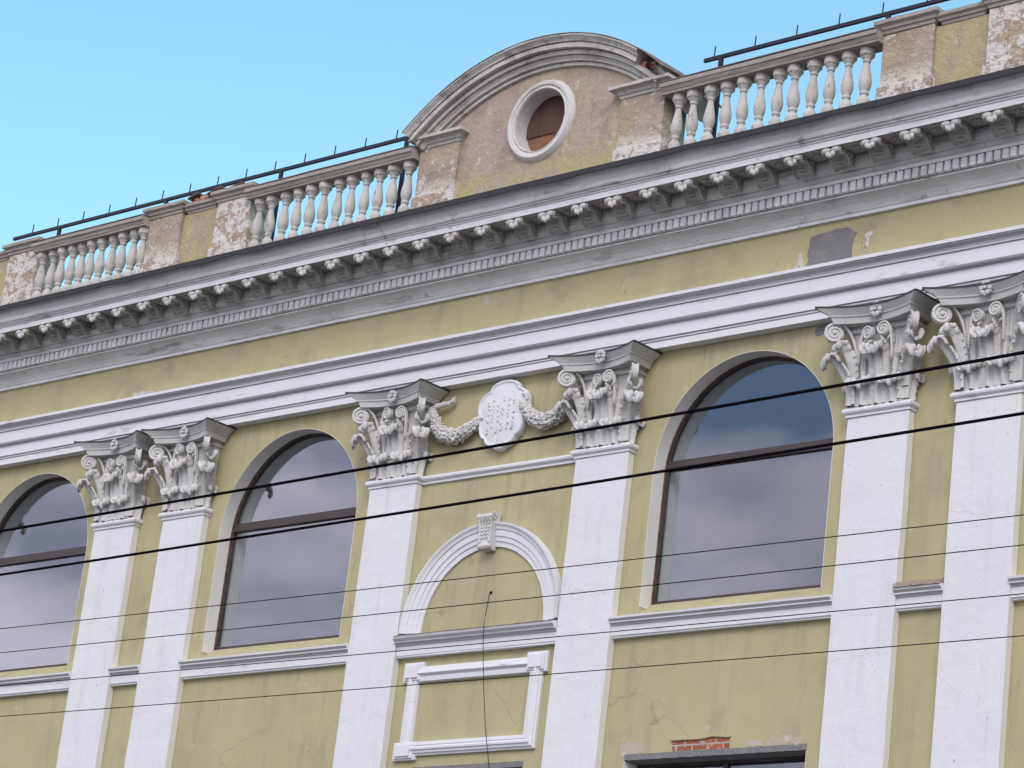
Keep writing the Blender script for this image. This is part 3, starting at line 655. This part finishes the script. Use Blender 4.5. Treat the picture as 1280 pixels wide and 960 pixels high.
# worn, unreadable relief in upright rows
for cx in (-.24, -.15, -.05, .04, .14, .23):
    z = 13.72+rnd.random()*.04
    while z < 14.24-abs(cx)*.3:
        if rnd.random() < .75: k_ = max(abs(cx)/.44, abs(z-13.985)/.5); b.ball((cx+rnd.uniform(-.012, .012), -(.110+(.86-k_)*.072 if k_ > .5 else .136+(.5-k_)*.015)-.003, z), rnd.uniform(.014, .022), sc=(1, .8, 1.6), n=6, m=4)
        z += rnd.uniform(.028, .05)
CT = b.build('cartouche', 'white', B, smooth=True)
for sx in (1,):
    b = MB(); c = Vector((sx*.385, -.125, 14.13)); pts = []
    for i in range(26):
        a = PI*.55-sx*i/25*4.6; q = .095*(1-.7*i/25); pts.append(c+Vector((q*math.cos(a), -.01, q*math.sin(a))))
    b.tube(pts, [.026-.010*i/25 for i in range(26)], 8); b.build('cartouche_scroll', 'white', CT, smooth=True)
def garland(pts, nm='garland'):
    b = MB(); n = len(pts)-1; P = []
    def cr(i, t):
        g_ = lambda k: Vector(pts[max(0, min(n, k))])
        a, b_, c_, d_ = g_(i-1), g_(i), g_(i+1), g_(i+2)
        return .5*((2*b_)+(c_-a)*t+(2*a-5*b_+4*c_-d_)*t*t+(3*b_-a-3*c_+d_)*t**3)
    for i in range(n):
        for t in range(10): P.append(cr(i, t/10))
    P.append(Vector(pts[-1]))
    m = len(P); rad = [.045+.058*math.sin(PI*min(1, max(0, i/(m-1))))**.9 for i in range(m)]
    b.tube(P, [q*.8 for q in rad], 10)
    for i in range(m):
        d = (P[min(i+1, m-1)]-P[max(i-1, 0)]).normalized(); a = d.cross(Vector((0, -1, 0))).normalized(); f = Vector((0, -1, 0))
        for k in range(7):
            th = -PI*.05+PI*1.1*k/6+rnd.uniform(-.2, .2); rr_ = rad[i]*rnd.uniform(.82, 1.02)
            p = P[i]+a*math.cos(th)*rr_+f*math.sin(th)*rr_*.9
            b.ball(p, rnd.choice((.014, .018, .022, .03)), sc=(rnd.uniform(.6, 1.5), rnd.uniform(.6, 1), rnd.uniform(.6, 1.5)), n=6, m=5)
    return b.build(nm, 'capital', B, smooth=True)
G1 = garland([(-1.36, -.13, 14.20), (-1.30, -.12, 14.05), (-1.13, -.11, 13.84), (-.86, -.11, 13.755), (-.60, -.11, 13.83), (-.40, -.09, 13.98)])
G2 = garland([(.36, -.10, 14.11), (.45, -.11, 14.0), (.60, -.11, 13.85), (.83, -.11, 13.765), (1.08, -.11, 13.85), (1.28, -.12, 14.03), (1.40, -.14, 14.18)])
b = MB(); pts = [(-1.38, -.16, 14.20), (-1.27, -.13, 14.25), (-1.17, -.10, 14.275), (-1.07, -.09, 14.275), (-1.0, -.085, 14.315), (-.975, -.08, 14.375)]
b.tube(pts, [.03, .034, .036, .036, .03, .018], 8)
for p in pts[1:5]: b.ball(p, .043, sc=(.4, 1, 1))
b.build('ribbon', 'capital', G1)
b = MB(); pts = [(1.40, -.14, 14.22), (1.30, -.11, 14.17), (1.20, -.09, 14.18), (1.13, -.08, 14.25)]
b.tube(pts, [.03, .05, .04, .02], 8); b.build('ribbon', 'capital', G2)

# ---- damage: bare render on the frieze, brick above the lower right window, flaked paint under the architrave
def ragged(name, pts, y0, y1, m, amp=.03, dens=.05, seed=1):
    p = []
    for i in range(len(pts)):
        a, c_ = Vector(pts[i]), Vector(pts[(i+1) % len(pts)]); k = max(1, int((c_-a).length/dens))
        for j in range(k):
            q = a.lerp(c_, j/k); p.append((q.x+amp*noise.noise(Vector((q.x*9, q.y*9, seed))), q.y+amp*noise.noise(Vector((q.x*9, q.y*9, seed+5)))))
    return plate(name, [p], y0, y1, m, B)
ragged('bare_render_patch', [(5.10, 15.235), (5.10, 15.45), (5.13, 15.70), (5.40, 15.74), (5.72, 15.74), (5.84, 15.64), (5.79, 15.50), (5.82, 15.235)], -.128, -.12, 'patch')
ragged('bare_render_patch', [(5.93, 15.50), (6.0, 15.60), (6.12, 15.62), (6.08, 15.52), (6.05, 15.36), (5.99, 15.36), (6.01, 15.48)], -.1265, -.12, 'flaky', .02, seed=3)
ragged('flaked_paint_patch', [(4.88, 15.235), (4.88, 15.30), (4.95, 15.42), (4.96, 15.50), (5.02, 15.50), (5.06, 15.235)], -.1255, -.12, 'stone', .03, seed=4)
ragged('flaked_paint_patch', [(5.25, 14.38), (5.28, 14.50), (5.75, 14.51), (5.78, 14.36), (5.58, 14.30), (5.42, 14.38)], -.006, 0, 'patch', .05, seed=6)
ragged('flaked_paint_patch', [(-8.1, 15.235), (-8.1, 15.36), (-7.7, 15.39), (-7.5, 15.235)], -.125, -.12, 'stone', .04, seed=8)
ragged('exposed_brick_patch', [(3.56, 9.088), (3.55, 9.215), (4.05, 9.21), (4.20, 9.235), (4.46, 9.21), (4.47, 9.088)], -.003, 0, 'brick', .012, seed=11)
ragged('plaster_shadow_lip', [(3.53, 9.222), (3.53, 9.245), (4.05, 9.24), (4.20, 9.262), (4.48, 9.24), (4.48, 9.218), (4.20, 9.243), (4.05, 9.218)], -.03, -.001, 'yellow', .006, seed=21)  # lip added proud of the wall so the brick gets a recess shadow
ragged('flaked_paint_patch', [(4.75, 9.09), (4.75, 9.18), (4.98, 9.17), (4.99, 9.09)], -.002, 0, 'faded', .02, seed=12)
ragged('flaked_paint_patch', [(5.05, 9.09), (5.1, 9.19), (5.28, 9.21), (5.45, 9.17), (5.58, 9.19), (5.60, 9.09)], -.002, 0, 'faded', .04, seed=14)
ragged('flaked_paint_patch', [(2.72, 9.09), (2.70, 9.22), (2.95, 9.26), (3.1, 9.16), (3.08, 9.09)], -.002, 0, 'faded', .05, seed=16)

# ---- balustrade
BALY = -.06
def baluster_mesh():
    b = MB()
    pr = [(.105, 0), (.108, .14), (.10, .165), (.078, .195), (.058, .215), (.05, .235), (.072, .248), (.076, .268), (.058, .278), (.068, .295), (.093, .345), (.102, .40), (.098, .455), (.080, .54), (.060, .62), (.050, .68), (.048, .70), (.062, .705), (.066, .72), (.058, .73), (.072, .75), (.100, .785), (.108, .80)]
    pr = [(q*.84, z) for q, z in pr]; b.lathe(pr, (0, 0, 0), 14)
    b.strip([[(q*.098*math.cos(PI/8+a*PI/4), q*.098*math.sin(PI/8+a*PI/4), z) for a in range(8)] for q, z in ((1, .795), (1.08, .81), (1.08, .90), (1, .905))])
    return b.mesh('baluster')
bm_ = baluster_mesh(); bm_.materials.append(M['stone'])
for p in bm_.polygons: p.use_smooth = len(p.vertices) == 4 and abs(p.normal.z) < .95
bz = 17.365
def balustrade(x0, x1, n, e0, e1):
    """hand rail between two piers (the part itself), with plinth, capping and balusters as its pieces"""
    o = mould('balustrade', [(BALY+.16, 18.262), (-.20, 18.262), (-.205, 18.285), (-.215, 18.295), (-.235, 18.33), (-.24, 18.345), (-.26, 18.35), (-.265, 18.405), (-.25, 18.415), (BALY+.16, 18.42)], x0, x1, 'rail', B, jit=.007)
    mould('capping', [(BALY+.2, 18.425), (-.272, 18.418), (-.275, 18.43), (-.05, 18.485), (BALY+.2, 18.47)], x0, x1, 'flash', o, jit=.006)
    mould('plinth', [(.12, 16.9), (-.20, 16.9), (-.20, 17.33), (-.18, 17.36), (.12, 17.366)], x0, x1, 'rail', o)
    for i in range(n):
        x = x0+e0+(x1-x0-e0-e1)*i/(n-1)
        q = bpy.data.objects.new('baluster', bm_); col.objects.link(q); q.parent = o; q.location = (x+rnd.uniform(-.006, .006), BALY, bz)
        q.rotation_euler = (rnd.uniform(-.02, .02), rnd.uniform(-.025, .025), rnd.uniform(0, 6)); k_ = rnd.uniform(.94, 1.05); q.scale = (k_, k_, 1)
balustrade(-6.0, -2.38, 12, .18, .19)
balustrade(2.38, 6.0, 12, .2, .26)
balustrade(-11.27, -8.43, 11, .13, .12)
balustrade(8.43, 11.27, 10, .14, .14)
balustrade(-17.5, -13.7, 12, .2, .2)
balustrade(13.7, 17.5, 12, .2, .2)

def cap_on(x0, x1, yf, z0, z1, m, par, nm='cap', dep=.42, pj=.095):
    h = z1-z0
    pr = [(0, z0), (.012, z0+.02*h), (.022, z0+.25*h), (.045, z0+.30*h), (.055, z0+.5*h), (.082, z0+.6*h), (pj, z0+.66*h), (pj, z0+.93*h), (pj-.02, z1)]
    b = MB(); rings = []
    yb = dep
    for o, z in pr:
        k = 6
        rings.append([(x0-o, yb, z)]+[(x0-o+(x1-x0+2*o)*i/k, yf-o, z+.006*noise.noise(Vector((x0+i, o*20, 1)))) for i in range(k+1)]+[(x1+o, yb, z)])
    b.strip(rings); return b.build(nm, m, par)

def rough_block(b, x0, x1, y0, y1, z0, z1, amp=.012, n=7):
    rings = []
    for i in range(9):
        z = z0+(z1-z0)*i/8; ring = [(x0, y1, z)]
        for j in range(n+1):
            x = x0+(x1-x0)*j/n; ring.append((x, y0+amp*noise.noise(Vector((x*3, z*4, 3))), z))
        ring.append((x1, y1, z)); rings.append(ring)
    b.strip(rings)

def pedestal_group(xa, xb, xc, xd, m1, m2, crumble=False):
    """pier, recessed panel, pier"""
    for (p, q, m) in ((xa, xb, m1), (xc, xd, m2)):
        b = MB(); rough_block(b, p, q, -.10, .40, 16.89, 18.372)
        o = b.build('pedestal', m, B, bevel=.012)
        cap_on(p, q, -.10, 18.374, 18.56, 'rail', o, pj=.10)
        b = MB(); rough_block(b, p-.03, q+.03, -.135, .42, 16.888, 17.63, .012); b.build('base', 'flaky', o, bevel=.02)
    b = MB(); rough_block(b, xb+.002, xc-.002, -.04, .36, 16.888, 18.34, .008)
    o = b.build('parapet_panel', 'panelold', B)
    cap_on(xb+.10, xc-.10, -.04, 18.342, 18.50, 'rail', o, dep=.38, pj=.09)
pedestal_group(-8.43, -7.64, -6.80, -6.0, 'old', 'flaky')
pedestal_group(6.0, 6.79, 7.62, 8.43, 'old', 'flaky')
pedestal_group(-13.7, -12.9, -12.07, -11.27, 'old', 'flaky')
pedestal_group(11.27, 12.07, 12.9, 13.7, 'old', 'old')
# loose bricks and torn metal on the left pier group
b = MB()
for i in range(16):
    x = -7.75+i*.075; z = 18.5+rnd.uniform(0, .05); b.box((x, -.1+rnd.random()*.1, z-.03), (x+rnd.uniform(.09, .2), .2, z+rnd.uniform(.02, .07)))
b.build('crumbling_brick_course', 'brick', B, bevel=.012)
b = MB()
for x0, x1, h in ((-7.55, -7.3, .09), (-7.1, -6.75, .10), (-6.62, -6.25, .08)):
    b.strip([[(x, y, 18.56+h*s+.012*rnd.random()) for x, s in ((x0, .3), ((x0+x1)/2, .8), (x1, 1))]+[(x, y, 18.55+h*s) for x, s in ((x1, 1), ((x0+x1)/2, .8), (x0, .3))][0:3] for y in (-.12, .3)])
b.build('torn_capping', 'flash', B)

# ---- pediment with oculus
CZ, RO, RI = 15.92, 3.64, 3.28
oc = (0.02, 18.415)
def circ(r, n=48): return [(oc[0]+r*math.cos(2*PI*i/n), oc[1]+r*math.sin(2*PI*i/n)) for i in range(n)]
ol = [(-1.62, 16.89)]
am = math.asin(1.75/3.36)
ol = [(-1.75, 16.89)]+[(3.40*math.sin(-am+2*am*i/40), CZ+3.40*math.cos(-am+2*am*i/40)) for i in range(41)]+[(1.75, 16.89)]
PD = plate('pediment', [ol, circ(.50)], -.05, .42, 'tymp', B)
a_end = math.acos((18.60-CZ)/RO)
prof_in = [(RI, -.048), (RI, -.10), (RI+.045, -.102), (RI+.047, -.085), (RI+.055, -.085), (RI+.057, -.145), (RI+.085, -.155), (RI+.115, -.185), (RI+.118, -.165), (RI+.127, -.165), (RI+.13, -.22), (RI+.185, -.225), (RI+.187, -.20), (RI+.20, -.20), (RI+.20, .40), (RI+.02, .40)]
prof_out = [(RI+.202, .40), (RI+.202, -.30), (RI+.265, -.305), (RI+.267, -.28), (RI+.277, -.28), (RI+.28, -.325), (RI+.30, -.335), (RI+.325, -.36), (RI+.345, -.385), (RI+.362, -.39), (RI+.375, -.37), (RI+.375, .42)]
arcsweep('arch_cornice', prof_in, (0, CZ), -a_end+.002, a_end-.02, 'archold', PD, n=60, jit=.006)
arcsweep('arch_cornice', prof_out, (0, CZ), -a_end, a_end-.16, 'archold', PD, n=60, jit=.008)
# broken end on the right: brick core behind the lost stucco
b = MB(); rings = []
for i in range(15):
    a = a_end-.175+.17*i/14
    q = lambda k: .03*noise.noise(Vector((i*.9, k, 4)))
    rings.append([((r+q(k))*math.sin(a), y+q(k+9), CZ+(r+q(k))*math.cos(a)) for k, (r, y) in enumerate([(RI+.20, .40), (RI+.20, -.06), (RI+.25, -.10), (RI+.31, -.12), (RI+.355, -.05), (RI+.36, .40)])])
b.strip(rings); b.build('broken_arch_end', 'flaky', PD)
b = MB()
for i in range(12):
    a = a_end-.19+rnd.random()*.08; r = RI+.17+rnd.random()*.16; y = -.22+rnd.random()*.12
    b.box((r*math.sin(a)-.05, y, CZ+r*math.cos(a)-.03), (r*math.sin(a)+.05, y+.15, CZ+r*math.cos(a)+.03))
b.build('broken_brick', 'brick', PD, bevel=.015)
arcsweep('arch_capping', [(RI+.377, -.39), (RI+.385, -.39), (RI+.40, -.2), (RI+.40, .45), (RI+.377, .45)], (0, CZ), -a_end-.004, a_end, 'flash', PD, n=60, jit=.004)
arcsweep('arch_flank', [(RI+.06, .425), (RI+.06, .16), (RI+.20, .15), (RI+.34, .17), (RI+.372, .16), (RI+.372, .60), (RI+.06, .60)], (0, CZ), a_end-.16, a_end+.11, 'archold', PD, n=14, jit=.02)
arcsweep('arch_capping', [(RI+.376, .10), (RI+.385, .10), (RI+.40, .62), (RI+.376, .62)], (0, CZ), a_end+.003, a_end+.115, 'flash', PD, n=8, jit=.01)
RG = arcsweep('oculus_surround', [(.47, .20), (.475, -.09), (.49, -.115), (.51, -.10), (.53, -.10), (.545, -.125), (.585, -.13), (.61, -.10), (.625, -.075), (.635, -.049)], oc, 0, 2*PI, 'stone', PD, n=72)
M['ring'] = M['dentil']; RG.data.materials.clear(); RG.data.materials.append(mat('pale_oculus_stucco', (.62, .60, .57), [((.46, .43, .40), (5, 5, 5), .5, .7, .6)], .9, [(30, .006)]))
b = MB(); b.box((-.46, .172, 17.95), (.50, .195, 18.33)); HT = b.build('hatch', 'board2', PD)
b = MB(); b.box((-.46, .148, 18.305), (.50, .170, 18.88)); b.build('hatch_board', 'board', HT)
b = MB(); b.box((.10, .146, 17.95), (.50, .1685, 18.303)); b.build('hatch_board', 'lead', HT)
for sx in (-1, 1):
    b = MB(); rough_block(b, sx*1.95-.40, sx*1.95+.40, -.10, .40, 16.889, 18.40)
    o = b.build('pedestal', 'old', B, bevel=.012)
    cap_on(sx*1.95-.40, sx*1.95+.40, -.10, 18.402, 18.575, 'stone' if sx < 0 else 'stone', o, pj=.14)
    b = MB(); rough_block(b, sx*1.95-.43, sx*1.95+.43, -.135, .42, 16.887, 17.64, .012); b.build('base', 'flaky', o, bevel=.02)

# ------------------------------------------------------------------ iron guard rails on the roof
def railing(x0, x1, posts, sp0, step, label):
    y = .42; z = 19.0; zb = 16.5
    b = MB(); b.box((x0, y-.022, z-.035), (x1, y+.022, z+.02)); r = b.build('roof_railing', 'iron', bevel=.004)
    tag(r, label, 'railing', 'iron railings along the roof edge')
    for px in posts:
        b = MB(); b.box((px-.028, y-.024, zb), (px+.028, y+.026, z-.036)); b.build('post', 'iron', r)
    x = sp0
    while x < x1:
        b = MB(); b.tube([(x, y, z+.021), (x+.006, y, z+.175)], .010, 6); b.build('spike', 'iron', r); x += step
railing(-12.75, -3.17, [-11.5, -8.75, -6.0, -3.22], -12.25, .676, 'dark iron roof railing left of the round pediment, its end touching the arch')
railing(2.55, 17.2, [2.85, 5.66, 8.5, 11.3, 14.2, 17], 2.72, .71, 'dark iron roof railing right of the round pediment, its free end in the sky')

# ------------------------------------------------------------------ cables over the street
def world_at(px, py, y):
    d = rr*((px-640)/FPX)-uu*((py-480)/FPX)+fw; t = (y-CAM.y)/d.y
    return CAM+d*t
def cable(name, label, cat, grp, a, b_, ya, yb, rad, m):
    A, Bp = world_at(*a, ya), world_at(*b_, yb); d = Bp-A
    pts = []
    for i in range(61):
        t = -2.4+5.8*i/60; pts.append(A+d*t+Vector((0, 0, .035*((t-.5)**2)-.009)))
    b = MB(); b.tube(pts, rad, 8); o = b.build(name, m, smooth=True); tag(o, label, cat, grp)
cable('tram_cable', 'thick black cable passing in front of the capitals, higher of the two thick ones', 'cable', 'thick black cables over the street', (0, 664), (1280, 440.5), -14, -14, .0118, 'cable')
cable('tram_cable', 'thick black cable crossing the windows just below their transoms, lower thick one', 'cable', 'thick black cables over the street', (0, 718.5), (1280, 516.5), -14.2, -14.2, .0108, 'cable')
for lab, a, b_, y in (('thin dark wire crossing the blind arch, topmost of the four thin wires', (0, 786), (1280, 643.5), -13.4),
                      ('thin dark wire just below the topmost thin one, crossing the foot of the blind arch', (0, 816), (1280, 681), -13.2),
                      ('thin dark wire running along the window sill band', (0, 857), (1280, 742), -12.8),
                      ('thin dark wire crossing the eared plaster panel, lowest of all wires', (0, 895.5), (1280, 794.5), -12.6)):
    cable('trolley_wire', lab, 'wire', 'thin wires over the street', a, b_, y, y, .0036, 'wire')
b = MB()
b.tube([(.10, .02, 11.445)]+[tuple(world_at(x, y, d)) for x, y, d in ((612, 741.5, -.012), (610, 752, -.05), (607, 768, -.15), (605, 779, -.225), (604, 800, -.222), (604, 830, -.20), (604.5, 860, -.17), (606, 890, -.14), (606.5, 905, -.125), (608.5, 930, -.11), (611, 955, -.10), (613, 975, -.08))], .0048, 6)
b.ball((.10, -.005, 11.445), .02)
tag(b.build('hanging_lead', 'cable', smooth=True), 'thin black lead hanging from a hole in the blind arch over the panel below', 'lead')
